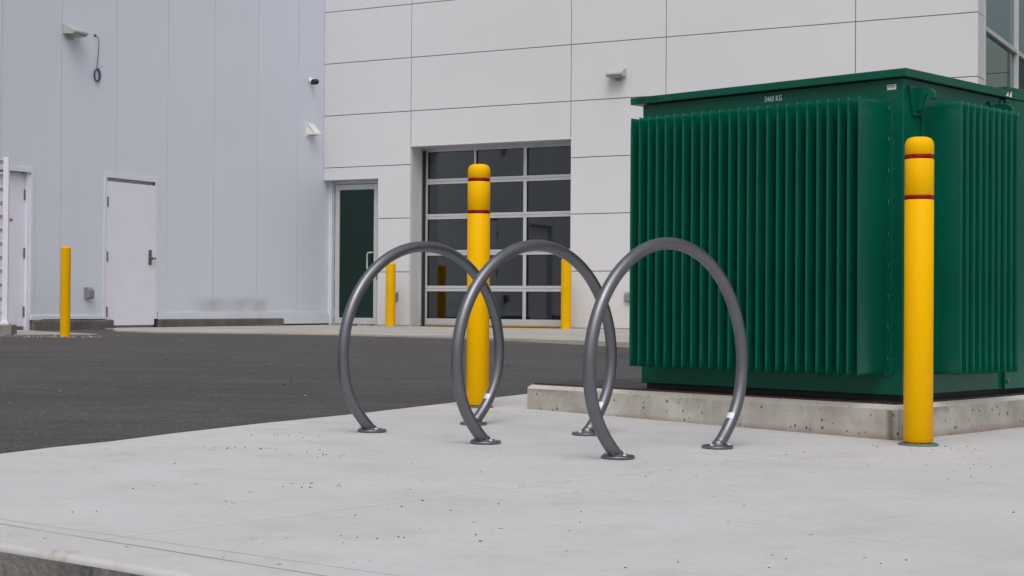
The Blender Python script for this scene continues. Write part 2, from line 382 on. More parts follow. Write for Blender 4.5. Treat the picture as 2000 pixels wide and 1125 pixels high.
# pavement slab with a rolled edge, following the fall of the ground
def sheet(name, poly, zf, mat, skirt, roll=0, mat2=None, kind='structure'):
    bm = bmesh.new(); n = len(poly)
    c = [Vector(p) for p in poly]
    if roll:
        inner = []
        for i in range(n):
            a, b, d = c[i - 1], c[i], c[(i + 1) % n]
            n1 = Vector((-(b - a).y, (b - a).x)).normalized(); n2 = Vector((-(d - b).y, (d - b).x)).normalized()
            m = (n1 + n2).normalized(); m = m / max(.3, m.dot(n1)); inner.append(m)
        loops = []
        for k in range(6):
            th = k / 5 * PI / 2
            loops.append([(c[i] + inner[i] * (roll * (1 - math.sin(th))), -roll * (1 - math.cos(th))) for i in range(n)])
        loops.append([(c[i], -skirt) for i in range(n)])
    else: loops = [[(p, 0) for p in c], [(p, -skirt) for p in c]]
    V = [[bm.verts.new((p.x, p.y, zf(p.x, p.y) + dz)) for p, dz in L] for L in loops]
    bm.faces.new(V[0])
    for k in range(len(V) - 1):
        for i in range(n):
            f = bm.faces.new((V[k + 1][i], V[k + 1][(i + 1) % n], V[k][(i + 1) % n], V[k][i]))
            f.smooth = k < len(V) - 2
            if mat2 and k == len(V) - 2: f.material_index = 1
    bmesh.ops.recalc_face_normals(bm, faces=bm.faces[:])
    me = bpy.data.meshes.new(name); bm.to_mesh(me); bm.free(); me.materials.append(mat)
    if mat2: me.materials.append(mat2)
    o = bpy.data.objects.new(name, me); sc.collection.objects.link(o); return tag(o, kind=kind)
def subdiv(poly, step=.5):
    out = []
    for i, a in enumerate(poly):
        b = poly[(i + 1) % len(poly)]; L = math.dist(a, b); k = max(1, int(L / step)) if L < 12 else 1
        for j in range(k): out.append((a[0] + (b[0] - a[0]) * j / k, a[1] + (b[1] - a[1]) * j / k))
    return out
slab = [(2.6, 1.13), (30, 1.13), (30, 13.5), (2.0, 13.5), (.108, 9.6), (-.785, 7.819), (-1.164, 7.175), (-1.427, 6.662), (-1.603, 6.26), (-1.755, 6.0), (-1.869, 5.754),
        (-1.95, 5.45), (-1.97, 5.1), (-1.90, 4.75), (-1.70, 4.35), (-1.45, 3.99), (-1.22, 3.745), (-.91, 3.535), (-.62, 3.325), (.0, 2.9), (1.4, 1.93)]
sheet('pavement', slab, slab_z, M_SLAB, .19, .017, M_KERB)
# concrete apron along the buildings
def apz(x, y): return ground_z(x, y) * 0 + .178
ap = [bw(0, 0), bw(14, 0), bw(14, -8), Vector((1.95, 16.25, 0)), Vector((1.245, 16.80, 0)), Vector((.294, 17.85, 0)), Vector((-.858, 18.90, 0)), Vector((-2.289, 20.02, 0)), Vector((-2.927, 20.25, 0)),
      Vector((-3.6, 20.52, 0)), Vector((-4.1, 20.62, 0)), bw(2.36, -7.25), bw(1.5, -6.95), bw(.89, -6.35), bw(.25, -5.60), bw(0, -5.6)]
sheet('footpath', [(p.x, p.y) for p in ap][::-1], lambda x, y: .178, M_APRON, .12)
ap2 = [Vector((-7.6, 20.6, 0)), Vector((-6.3, 18.75, 0)), Vector((-5.85, 19.0, 0)), Vector((-5.10, 19.35, 0)), Vector((-6.1, 20.6, 0)), Vector((-6.75, 21.6, 0)), Vector((-7.6, 22.4, 0))]
sheet('footpath', [(p.x, p.y) for p in ap2], lambda x, y: .172, M_APRON, .12)
# loose gravel by the block at the left, crumbs of stone on the asphalt
mb = MB()
def stone(mb, x, y, z, r):
    t = bmesh.new(); bmesh.ops.create_icosphere(t, subdivisions=1, radius=r)
    for v in t.verts: v.co *= random.uniform(.7, 1.15); v.co.z *= .6
    mb.merge(t, Matrix.Translation((x, y, z)))
for i in range(420):
    k = random.random() ** 1.5
    x = random.uniform(-6.9, -4.9) + k * .3; y = random.gauss(18.35, .28)
    if x > -6 and random.random() < .45: continue
    stone(mb, x, y, ground_z(x, y) + .002, random.uniform(.006, .017))
for i in range(45):
    x, y = random.uniform(-6, 2), random.uniform(8, 19); stone(mb, x, y, ground_z(x, y) + .003, random.uniform(.004, .009))
M_CR = paint('dark_crumbs', (.10, .085, .075), .9, .3)
tag(mb.build('gravel', M_STONE), kind='stuff', label='pale loose gravel strewn on the asphalt beside the concrete block', cat='gravel')
mb = MB()
for cx_, cy_, sx_, sy_, n_ in ((-.98, 6.65, .10, .05, 16), (-1.02, 6.05, .12, .04, 20), (-.66, 5.85, .10, .05, 14), (-.62, 4.95, .08, .04, 12), (-.35, 3.9, .16, .05, 10), (.02, 4.35, .3, .25, 8), (.9, 5.3, .5, .4, 16), (1.5, 6.0, .35, .2, 14), (-.15, 8.1, .14, .06, 12), (-.8, 4.6, .5, .5, 14), (1.72, 6.5, .12, .05, 16), (.5, 3.6, .6, .3, 10)):
    for i in range(n_):
        x, y = random.gauss(cx_, sx_), random.gauss(cy_, sy_); stone(mb, x, y, slab_z(x, y) + .0008, random.uniform(.0014, .0038) if random.random() < .9 else .0045)
for i in range(60):
    x, y = random.uniform(-5, 2.2), random.uniform(9.5, 18); stone(mb, x, y, ground_z(x, y) + .003, random.uniform(.004, .012))
tag(mb.build('grit', M_CR), kind='stuff', label='fine dark grit scattered in loose clusters on the concrete slab and asphalt', cat='grit')
mb = MB()
for i in range(16):
    q = bw(1.2 + random.gauss(0, .16), -.75 + random.gauss(0, .06)); s = random.uniform(.02, .045); an = random.uniform(0, 3)
    t = bmesh.new(); bmesh.ops.create_grid(t, x_segments=2, y_segments=2, size=s)
    for v in t.verts: v.co.z = abs(v.co.x) * .35 + random.uniform(0, .006)
    for f in list(t.faces): pass
    mb.merge(t, Matrix.Translation((q.x, q.y, .184)) @ Matrix.Rotation(an, 4, 'Z') @ Matrix.Diagonal((1, .6, 1, 1)))
tag(mb.build('leaf_litter', M_LEAF), kind='stuff', label='few brown dead leaves on the concrete outside the glass door', cat='leaves')

# ------------------------------------------------------------------ left building (insulated metal panels)
Lb = empty('warehouse_building', (CORN.x, CORN.y, 0), -A)
tag(Lb, 'pale blue-grey warehouse wall of tall vertical metal panels with two white steel doors', 'building')
TOP = 8.6
D1 = (-8.16, -7.055, 2.361); D2 = (-5.546, -4.482, 2.41)
mb = MB()
cuts = [(D1[0], D1[1], D1[2] + .02), (D2[0], D2[1], D2[2])]
def wall_cut(mb, x0, x1, ya, yb, z0, z1, cuts):
    e = sorted({ya, yb} | {c for k in cuts for c in k[:2] if ya < c < yb})
    for a, b in zip(e, e[1:]):
        zz = z0
        for c in cuts:
            if c[0] <= a and b <= c[1]: zz = c[2]
        mb.box(x0, x1, a, b, zz, z1)
wall_cut(mb, -.35, -.012, -26, .14, .36, TOP, cuts)
mb.box(-14, -.351, -26, .14, .30, TOP)
mb.build('wall_core', M_JOINT, Lb)
joints = [.14, -.81, -1.942, -3.077, -4.207, -5.355, -6.478, -7.603] + [-8.735 - 1.132 * i for i in range(16)]
mb = MB()
for a, b in zip(joints[1:], joints):
    y0, y1 = a + .004, b - .004
    segs = sorted({y0, y1} | {c for k in cuts for c in k[:2] if y0 < c < y1})
    for s0, s1 in zip(segs, segs[1:]):
        zb = .41 if s0 > -4.6 else .365
        for c in cuts:
            if c[0] - .001 <= s0 and s1 <= c[1] + .001: zb = c[2]
        
        mb.box(-.0119, .0, s0, s1, zb, TOP)
    # the double crimp each panel carries beside its joint
mb.build('wall_panel', M_WALL_L, Lb)
mb = MB()                                                   # flashing at the foot
mb.box(-.01, .022, -4.40, -1.22, .300, .409, .003)
mb.box(-.01, .028, -1.219, .139, .205, .3745, .003); mb.box(-.01, .018, -1.219, .139, .3755, .409, .002)
mb.box(-.01, .022, -7.03, -5.58, .312, .364, .003); mb.box(-.009, .030, -7.05, -6.85, .302, .362, .003)
mb.box(-.01, .022, -14, -8.20, .312, .364, .003)
mb.build('base_flashing', M_TRIM, Lb)
mb = MB()
mb.box(-.30, .045, -4.40, -1.22, .05, .296, .012); mb.box(-.30, .045, -7.02, -5.40, .05, .300, .02); mb.box(-.30, .035, -20, -8.2, .05, .30, .012)
mb.box(-.30, -.02, -1.22, .13, .05, .20)
mb.build('foundation', M_FOUND, Lb)
def steel_door(y0, y1, zt, hinge_low, label, recess, handle):
    w = .058; tr = MB()
    tr.box(.0005, .014, y0 - w, y0, .37 if y0 < -6 else .31, zt + .0695, .002); tr.box(.0005, .014, y1, y1 + w, .31, zt + .0695, .002)
    tr.box(.0005, .014, y0 + .001, y1 - .001, zt, zt + .069, .002)
    t = tr.build('door_trim', M_TRIM, Lb)
    f = MB()
    xf = -.011 if not handle else -.045
    f.box(-.14, xf, y0 - .02, y0 + .042, .16, zt); f.box(-.14, xf, y1 - .042, y1 + .02, .16, zt); f.box(-.14, -.075, y0 + .042, y1 - .042, zt - .09, zt)
    fr = f.build('door_frame', M_DOOR, Lb)
    ed = .046 if not handle else .004
    d = MB().box(-recess - .045, -recess, y0 + ed, y1 - ed, .215, zt - .055, .002).build('door', M_DOOR, Lb)
    tag(d, label)
    s = MB().box(-recess - .046, -recess + .004, y0 + .046, y1 - .046, .175, .213).build('door_sweep', M_STEEL, d)
    for zc in (2.05, 1.24, .42):
        yy = y0 + .012 if hinge_low else y1 - .045
        h = MB().box(-recess - .01, -recess + .012, yy - .012, yy + .012, zc - .07, zc + .07, .003).lathe([(.011, -.072), (.011, .072)], 12, (-recess + .012, yy, zc)).build('hinge', M_STEEL, d)
    if handle:
        yy = y1 - .115
        h = MB().box(-recess + .0005, -recess + .012, yy - .033, yy + .033, 1.135, 1.365, .004)
        h.lathe([(.022, 0), (.022, .05)], 16, (-recess, yy, 1.235), axis='x').box(-recess + .042, -recess + .06, yy - .055, yy + .085, 1.222, 1.244, .006)
        h.build('handle', M_STEEL, d)
    return d
d1 = steel_door(*D1, False, 'white steel door with red lettering', .07, False)
d2 = steel_door(*D2, True, 'plain white steel door with lever handle', -.008, True)
text_mesh('lettering', 'L/', .088, M_REDINK, d1, (-.0695, -7.428, 1.727), (PI / 2, 0, PI / 2), .62, 'LEFT', bold=.0015)
text_mesh('lettering', 'ROOM', .060, M_REDINK, d1, (-.0695, -7.472, 1.668), (PI / 2, 0, PI / 2), .88, 'LEFT', bold=.002)
MB().box(-.6, -.35, -8.3, -4.3, .17, .30).build('door_sill', M_FOUND, Lb)

# ------------------------------------------------------------------ right building (aluminium cladding, overhead door)
Rb = empty('showroom_building', (CORN.x, CORN.y, 0), -A)
tag(Rb, 'light grey building clad in large aluminium panels with glazed overhead door', 'building')
XV = [0, 1.839, 4.931, 6.613, 9.677, 11.461]
ZJ = [.189, 1.119, 2.056, 2.982, 3.912, 4.842, 5.771, 6.70, 7.63, 8.56]
OH = (1.839, 4.931, 3.302); GD = (-.5, 1.17, 2.765)
mb = MB(); gp = .0065
def clad(x0, x1, z0, z1):
    # cut out the openings
    for o in (OH, GD):
        ox0, ox1, oz = o
        if x0 < ox1 - .01 and x1 > ox0 + .01 and z0 < oz - .01:
            if z1 > oz: clad_piece(x0, x1, max(z0, oz), z1)
            if x1 > ox1 + .02:
                # L-shaped panel round the opening: a second piece butts on with no joint
                mb.box(ox1 + 0, x1 - gp, -.03, 0, z0 + gp, min(z1 - gp, oz), 0) if z1 > oz else clad_piece(ox1, x1, z0, z1)
            return
    clad_piece(x0, x1, z0, z1)
def clad_piece(x0, x1, z0, z1):
    mb.box(x0 + gp, x1 - gp, -.03, 0, z0 + gp if z0 not in (OH[2], GD[2]) else z0, z1 - gp)
for i in range(5):
    for j in range(9):
        x0, x1 = XV[i], XV[i + 1]; z0, z1 = ZJ[j], ZJ[j + 1]
        clad(x0, x1, z0, z1)
mb.build('cladding', M_WALL_R, Rb)
mb = MB()      # return face at the far right, facing +x
for j in range(9): mb.box(11.461 - gp + .0005, 11.476, -.0295, .42, ZJ[j] + gp, ZJ[j + 1] - gp)
mb.build('corner_return', M_WALL_R, Rb)
mb = MB()
def core(x0, x1, z0, z1, y1=.20): mb.box(x0, x1, .0005, y1, z0, z1)
core(.01, 1.839 - .02, OH[2] + .0, 8.5); core(.0, 1.819, GD[2] + .03, OH[2]); core(1.20, 1.819, .1, GD[2] + .03)
core(1.819, 4.95, OH[2] + .025, 8.5); core(4.95, 11.46, .1, 8.5)
mb.box(-14, 11.46, .45, .6, 5.0, 8.5)
mb.build('wall_core', M_JOINT, Rb)
MB().box(1.21, 1.835, -.018, .0, .165, .188).build('base_flashing', M_TRIM, Rb); MB().box(4.935, 11.46, -.018, .0, .165, .188).build('base_flashing', M_TRIM, Rb)
# opening lining of the overhead door
mb = MB()
mb.box(1.8205, 1.8385, .0, .395, .18, 3.300); mb.box(4.932, 4.95, .0, .395, .18, 3.300)
mb.box(1.8385, 4.932, -.031, .395, 3.297, 3.318); mb.box(1.832, 4.938, -.036, -.0305, 3.290, 3.312)
mb.build('door_lining', M_WALL_R, Rb)
mb = MB()
mb.box(1.839, 1.862, .300, .394, .18, 3.296); mb.box(1.839, 4.93, .36, .394, 3.255, 3.296)
mb.build('jamb_angle', M_ALU, Rb)
MB().box(1.862, 1.885, .33, .45, .18, 3.25).build('side_seal', M_DARK, Rb)
# overhead door: 3 x 6 grid in aluminium
Yd = .40
rails = [(.205, .312), (.786, .884), (1.411, 1.505), (2.046, 2.138), (2.66, 2.755), (3.228, 3.27)]
mb = MB()
for k, (a, b) in enumerate(rails):
    m = (a + b) / 2
    if 0 < k < 5:
        mb.box(1.885, 4.93, Yd, Yd + .05, a, m - .002, .004); mb.box(1.885, 4.93, Yd, Yd + .05, m + .002, b, .004)
    else: mb.box(1.885, 4.93, Yd, Yd + .05, a, b, .004)
rz = [(rails[i][1], rails[i + 1][0]) for i in range(5)]
for z0, z1 in rz:
    for x0, x1 in ((1.885, 1.925), (2.856, 2.902), (3.826, 3.890), (4.80, 4.93)):
        mb.box(x0, x1, Yd + .001, Yd + .049, z0 + .0, z1 - .0, .004)
dr = mb.build('overhead_door', M_ALU_L, Rb)
mb = MB()
for z0, z1 in rz:
    for x0, x1 in ((1.925, 2.856), (2.902, 3.826), (3.890, 4.80)):
        mb.box(x0 - .002, x1 + .002, Yd + .028, Yd + .032, z0 - .002, z1 + .002)
mb.build('window_pane', M_GLASS, dr)
mb = MB()
for z0, z1 in rz:
    for x0, x1 in ((1.925, 2.856), (2.902, 3.826), (3.890, 4.80)):
        mb.box(x0, x0 + .008, Yd + .005, Yd + .027, z0, z1); mb.box(x1 - .008, x1, Yd + .005, Yd + .027, z0, z1)
        mb.box(x0 + .008, x1 - .008, Yd + .005, Yd + .027, z0, z0 + .008); mb.box(x0 + .008, x1 - .008, Yd + .005, Yd + .027, z1 - .008, z1)
mb.build('glazing_bead', M_DARK, dr)
MB().box(1.885, 4.93, Yd - .012, Yd + .05, .180, .204, .003).build('bottom_seal', M_ORANGE, dr)
# glass entrance door
Yg = .20
mb = MB()
mb.box(-.02, .030, .141, .26, .18, 2.78); mb.box(.031, .060, .16, .28, .18, 2.765)
mb.build('jamb_trim', M_TRIM, Rb)
mb = MB()
mb.box(.061, .098, Yg - .03, Yg + .05, .18, 2.70, .002); mb.box(1.022, 1.062, Yg - .03, Yg + .05, .18, 2.70, .002); mb.box(.061, 1.062, Yg - .03, Yg + .05, 2.70, 2.765, .002)
mb.box(.098, 1.022, Yg - .035, Yg + .05, .176, .192)
mb.build('entrance_frame', M_ALU, Rb)
mb = MB(); mb.box(1.1705, 1.19, .0, .34, .18, 2.764); mb.box(1.0625, 1.17, .18, .3, .18, 2.764); mb.box(.0, 1.17, -.033, .15, 2.762, 2.778)
mb.build('door_lining', M_WALL_R, Rb)
mb = MB()
mb.box(.104, .196, Yg, Yg + .045, .200, 2.692, .003); mb.box(.934, 1.016, Yg, Yg + .045, .200, 2.692, .003)
mb.box(.196, .934, Yg + .0005, Yg + .0445, .200, .308, .003); mb.box(.196, .934, Yg + .0005, Yg + .0445, 2.598, 2.692, .003)
gd = mb.build('glass_door', M_ALU_L, Rb); tag(gd, 'narrow glazed entrance door with aluminium frame and pull handle')
MB().box(.194, .936, Yg + .020, Yg + .026, .306, 2.600).build('window_pane', M_GLASSG, gd)
MB().tube([(.925, Yg, 1.47), (.925, Yg - .05, 1.47), (.86, Yg - .07, 1.465), (.845, Yg - .07, 1.43), (.845, Yg - .07, 1.20), (.86, Yg - .07, 1.17), (.925, Yg - .05, 1.165), (.925, Yg, 1.165)], .013, 12).build('handle', M_ALU_L, gd)
for zc in (2.43, 1.75, 1.03, .37):
    mb = MB()
    for k in range(5): mb.lathe([(.0, k * .03 - .075), (.011, k * .03 - .075), (.011, k * .03 - .049), (0, k * .03 - .049)], 10, (.100, Yg - .012, zc))
    mb.box(.088, .112, Yg - .010, Yg + .004, zc - .075, zc + .075); mb.build('hinge', M_ALU, gd)
MB().box(1.018, 1.040, Yg - .034, Yg - .0305, .98, 1.13).build('strike_plate', M_BLACK, gd)
# rooms behind the glazing
def room(name, x0, x1, y0, y1, z0, z1, mat):
    mb = MB(); t = .05
    mb.box(x0, x1, y1, y1 + t, z0, z1); mb.box(x0 - t, x0, y0, y1, z0, z1); mb.box(x1, x1 + t, y0, y1, z0, z1)
    mb.box(x0, x1, y0, y1, z1, z1 + t); mb.box(x0, x1, y0, y1, z0 - t, z0)
    return mb.build(name, mat, Rb)
room('interior_room', 1.25, 10.5, .62, 11, .18, 4.6, M_ROOM); room('interior_room', .0, 1.15, .32, 5, .18, 3.0, M_ROOMG)
mb = MB(); mb.box(.3, .95, 1.6, 1.64, 1.38, 1.43); mb.box(.52, .56, 1.55, 1.59, .18, 2.05); mb.box(.36, .80, 1.5, 1.9, .18, .24); mb.build('interior_stand', M_DARK, Rb)
mb = MB()
for x in (3.2, 5.2, 7.2, 9.2): mb.box(x, x + .18, 10.6, 10.9, .18, 4.6)
for z in (2.9, 3.6): mb.box(1.3, 10.4, 10.4, 10.55, z, z + .12)
mb.box(5.4, 6.4, 10.7, 10.95, .18, 2.3); mb.build('interior_column', M_DARK, Rb)
# window wall on the face that looks right
mb = MB()
Xc = 11.44
for y in (.421, 2.93, 5.45, 7.95, 10.45, 12.95):
    mb.box(Xc - .10, Xc + .045, y, y + .07, .18, 8.5, .004)
for z in (.18, 2.30, 4.66, 6.95, 8.45):
    for y in (.421, 2.93, 5.45, 7.95, 10.45): mb.box(Xc - .10, Xc + .035, y + .07, y + (2.51 if y < 1 else 2.5), z, z + .07, .004)
cw = mb.build('window_frame', M_ALU_L, Rb)
mb = MB()
for i, y in enumerate((.421, 2.93, 5.45, 7.95, 10.45)):
    for z0, z1 in ((.25, 2.30), (2.37, 4.66), (4.73, 6.95), (7.02, 8.45)): mb.box(Xc - .03, Xc - .02, y + .068, y + 2.515, z0 - .002, z1 + .002)
mb.build('window_pane', M_CURT, cw)
MB().box(-14, 11.3, .6, 14, 8.5, 8.6).build('roof', M_JOINT, Rb)
MB().box(10.9, 10.95, .7, 13, .18, 8.4).build('interior_partition', M_ROOM, Rb)

# off to the right: the wing that the window wall mirrors
W = empty('office_wing', (CORN.x, CORN.y, 0), -A)
tag(W, 'light panelled office wing out to the right, mirrored in the tall windows', 'building')
mb = MB()
WX, WY, WT = 17.80, 35.54, 10.03
for j in range(11):
    z1 = WT - .93 * (10 - j); z0 = max(.0, z1 - .93)
    for i in range(8):
        mb.box(WX + i * 3.1 + .01, WX + (i + 1) * 3.1 - .01, WY - .03, WY, z0 + .012, z1 - .012)
        mb.box(WX - .03, WX, WY + i * 3.1 + .01, WY + (i + 1) * 3.1 - .01, z0 + .012, z1 - .012)
mb.build('cladding', M_WING, W)
MB().box(WX + .001, WX + 24.8, WY + .001, WY + 24.8, .0, WT - .02).build('wall_core', M_JOINT, W)

# ------------------------------------------------------------------ fittings on the walls
BG = (CORN.x, CORN.y, 0)
def on_L(name, y, z, label, cat, x=0, group=None):       # local +x = out of the left wall
    q = bw(x, y, z); return tag(empty(name, (q.x, q.y, z), -A), label, cat, group)
def on_R(name, x, z, label, cat, group=None, y=0):
    q = bw(x, y, z); return tag(empty(name, (q.x, q.y, z), -A - PI / 2), label, cat, group)
def wall_light(e):                                         # out = +x, width along y, origin centre of back
    pr = [(0, -.06), (.20, -.075), (.24, -.045), (.235, -.02), (.10, .055), (.03, .075), (0, .075)]
    MB().prism(pr, 'y', -.14, .14, bev=.006).build('lamp_housing', M_LAMP, e)
    MB().box(.07, .215, -.11, .11, -.090, -.078, .002).build('lens', M_LAMPL, e)
    MB().box(.0005, .03, -.05, .05, -.13, -.068).build('bracket', M_LAMP, e)
wall_light(on_L('wall_light', -6.335, 4.46, 'grey wedge-shaped wall light high on the warehouse wall beside the loose cable', 'wall light', group='outdoor wall lights'))
wall_light(on_R('wall_light', 5.785, 4.32, 'grey wedge-shaped wall light on the aluminium cladding above the green transformer', 'wall light', group='outdoor wall lights'))
def cam_(e):
    MB().lathe([(0, 0), (.055, 0), (.055, .03), (.045, .045), (0, .045)], 24, axis='x').build('mounting_base', M_WHITE, e)
    t = MB(); t.lathe([(0, -.02), (.038, -.015), (.05, .02), (.05, .10), (.035, .125), (0, .13)], 24, (.04, 0, -.02), axis='x'); t.build('camera_body', M_BLACK, e)
cam_(on_L('security_camera', -.45, 4.49, 'small black security camera high on the warehouse wall near the inside corner', 'security camera'))
e = on_L('vent_hood', -.45, 3.62, 'white hooded wall vent below the security camera', 'vent')
MB().box(.0005, .012, -.14, .14, -.13, .13, .002).build('back_plate', M_WHITE, e)
mb = MB(); mb.prism([(.012, .11), (.03, .11), (.17, -.06), (.17, -.09), (.15, -.09), (.15, -.06), (.02, .08), (.012, .08)], 'y', -.10, .10)
for s in (-.10, .092): mb.prism([(.012, .105), (.03, .105), (.168, -.062), (.168, -.088), (.012, -.088)], 'y', s, s + .008)
mb.build('hood', M_WHITE, e)
MB().box(.013, .13, -.09, .09, -.085, -.08).build('damper', M_LAMPL, e)
def outlet(e):
    MB().box(.0005, .03, -.065, .065, -.085, .085, .005).build('back_box', M_BOX, e)
    MB().prism([(.03, .078), (.07, .07), (.095, .04), (.095, -.06), (.085, -.078), (.03, -.078)], 'y', -.055, .055, bev=.006).build('weather_cover', M_BOX, e)
og = 'weatherproof outlet boxes low on the walls'
outlet(on_L('outlet_box', -5.93, .69, 'grey weatherproof outlet box on the warehouse wall left of the white door', 'outlet box', group=og))
outlet(on_R('outlet_box', 1.545, .69, 'grey weatherproof outlet box on the cladding between glass door and overhead door', 'outlet box', group=og))
outlet(on_R('outlet_box', 5.99, .70, 'grey weatherproof outlet box on the cladding half hidden by the green transformer', 'outlet box', group=og))
e = on_R('card_reader', 1.38, 1.525, 'small black card reader beside the glass door', 'card reader')
MB().box(.0005, .025, -.045, .045, -.06, .06, .006).build('reader_body', M_BLACK, e)
MB().box(.0252, .027, -.03, .03, -.02, .04, .001).build('reader_face', M_DARK, e)
e = on_L('loose_cable', -5.82, 4.47, 'thin black cable hanging from a hole in the warehouse wall, end coiled', 'cable')
pts = [(0, 0, 0), (.03, .0, .0), (.05, .03, -.05), (.035, .05, -.15), (.02, .045, -.35), (.015, .03, -.50), (.015, .01, -.46 - .06)]
MB().tube(pts, .0055, 8).build('cable_drop', M_BLUEINK, e)
mb = MB()
for k in range(3):
    ry, rz_ = .050 + .005 * k, .082 + .008 * k
    mb.tube([(.014 + .008 * k, .025 + ry * math.cos(t) + .006 * k, -.58 + rz_ * math.sin(t)) for t in [2 * PI * i / 30 for i in range(31)]], .0055, 8, False)
mb.tube([(.02, .04, -.50), (.04, .08, -.46), (.05, .11, -.43)], .003, 6)
mb.build('cable_coil', M_BLUEINK, e)
MB().lathe([(0, .0005), (.02, .0005), (.02, .006), (0, .006)], 16, axis='x').build('grommet', M_BLACK, e)

# ------------------------------------------------------------------ louvred screen and its block at the far left
q0 = Vector((-6.112, 18.95, 0)); RZ = -A
e = empty('louvre_screen', (q0.x, q0.y, .285), .12)
tag(e, 'white louvred screen with square end post standing on a grey block', 'screen')
MB().box(-.033, .033, -.033, .033, .0, 2.02, .004).build('post', M_DOOR, e)
MB().box(-.9, .055, -.06, .06, .0, .035, .004).build('base_rail', M_DOOR, e)
mb = MB()
for k in range(12):
    z = .12 + k * .165; mb.prism([(-.03, z + .05), (.03, z), (.03, z + .012), (-.03, z + .062)], 'x', -1.2, -.034)
mb.build('slat', M_DOOR, e)
o = MB().box(-1.4, .11, -.17, .17, -.0, .135, .012).build('concrete_block', M_BLOCK, None, (q0.x, q0.y, .150), .12)
tag(o, 'rough grey concrete block under the white louvred screen', 'block')

# ------------------------------------------------------------------ plain yellow bollards
def plain_bollard(x, y, z, r, h, label):
    e = empty('bollard', (x, y, z)); tag(e, label, 'bollard', 'plain yellow bollards in front of the buildings')
    MB().lathe([(r, -.05), (r, h - r * .45), ], 40).build('post', M_YEL_P, e)
    MB().lathe([(r * 1.0, h - r * .45), (r * .93, h - r * .28), (r * .7, h - r * .10), (r * .4, h - r * .02), (0, h)], 40).build('domed_cap', M_YEL_P, e)
plain_bollard(-5.245 - .0, 18.454, .150, .058, 1.07, 'slim plain yellow bollard in front of the warehouse wall, by the white doors')
plain_bollard(-2.082, 26.95, .178, .083, 1.10, 'plain yellow bollard between the glass door and the overhead door')
plain_bollard(.874, 25.37, .178, .083, 1.14, 'plain yellow bollard at the right side of the overhead door')

# ------------------------------------------------------------------ tall bollards with plastic sleeves
def sleeved(x, y, label, stain):
    z = slab_z(x, y); e = empty('sleeved_bollard', (x, y, z)); tag(e, label, 'bollard', 'tall sleeved bollards with two red bands')
    r = .0605; H = 1.298
    def gr(zc, w=.018): return [(r, zc - w / 2 - .003), (r - .0025, zc - w / 2), (r - .0025, zc + w / 2), (r, zc + w / 2 + .003)]
    pr = [(0, .012), (r - .004, .012), (r, .016)] + gr(1.041) + gr(1.212) + [(r, H - .038), (r - .003, H - .022), (r - .012, H - .009), (r - .026, H - .003), (0, H)]
    MB().lathe(pr, 64).build('sleeve', M_YEL_S, e)
    for zc in (1.041, 1.212): MB().lathe([(r - .0024, zc - .009), (r - .0012, zc - .009), (r - .0012, zc + .009), (r - .0024, zc + .009)], 64).build('red_band', M_RED, e)
    t = MB(); prof = [(0, .012), (.052, .012), (.054, 0)]
    t.lathe(prof, 48); t.build('steel_post', M_DARK, e)
    # ragged grout collar
    g = bmesh.new(); n = 56; rings = []
    for rr, zz in ((.056, .010), (.070, .009), (.081, .005), (.087, -.003)):
        rings.append([g.verts.new((rr * math.cos(2 * PI * k / n) * (1 + random.uniform(-.03, .04)), rr * math.sin(2 * PI * k / n) * (1 + random.uniform(-.03, .04)), zz + random.uniform(-.0015, .0015))) for k in range(n)])
    for a, b in zip(rings, rings[1:]):
        for k in range(n): g.faces.new((a[k], b[k], b[(k + 1) % n], a[(k + 1) % n]))
    m = MB(); m.merge(g); m.build('grout_collar', M_GROUT, e)
    for a0, a1, rr in stain:
        m = MB()
        pts = [(rr * math.cos(a0 + (a1 - a0) * k / 6), rr * math.sin(a0 + (a1 - a0) * k / 6)) for k in range(7)] + [((rr - .012) * math.cos(a1 - (a1 - a0) * k / 6), (rr - .012) * math.sin(a1 - (a1 - a0) * k / 6)) for k in range(7)]
        m.prism(pts, 'z', -.0, .0065 if rr < .09 else .002); m.build('paint_drip', M_TEAL, e)
sleeved(1.713, 6.615, 'tall yellow bollard with two red bands at the front corner of the green transformer', [(-.95, -.7, .087), (-1.85, -1.68, .086)])
sleeved(-.180, 8.38, 'tall yellow bollard with two red bands seen through the bike hoops', [(-1.4, -.75, .093)])

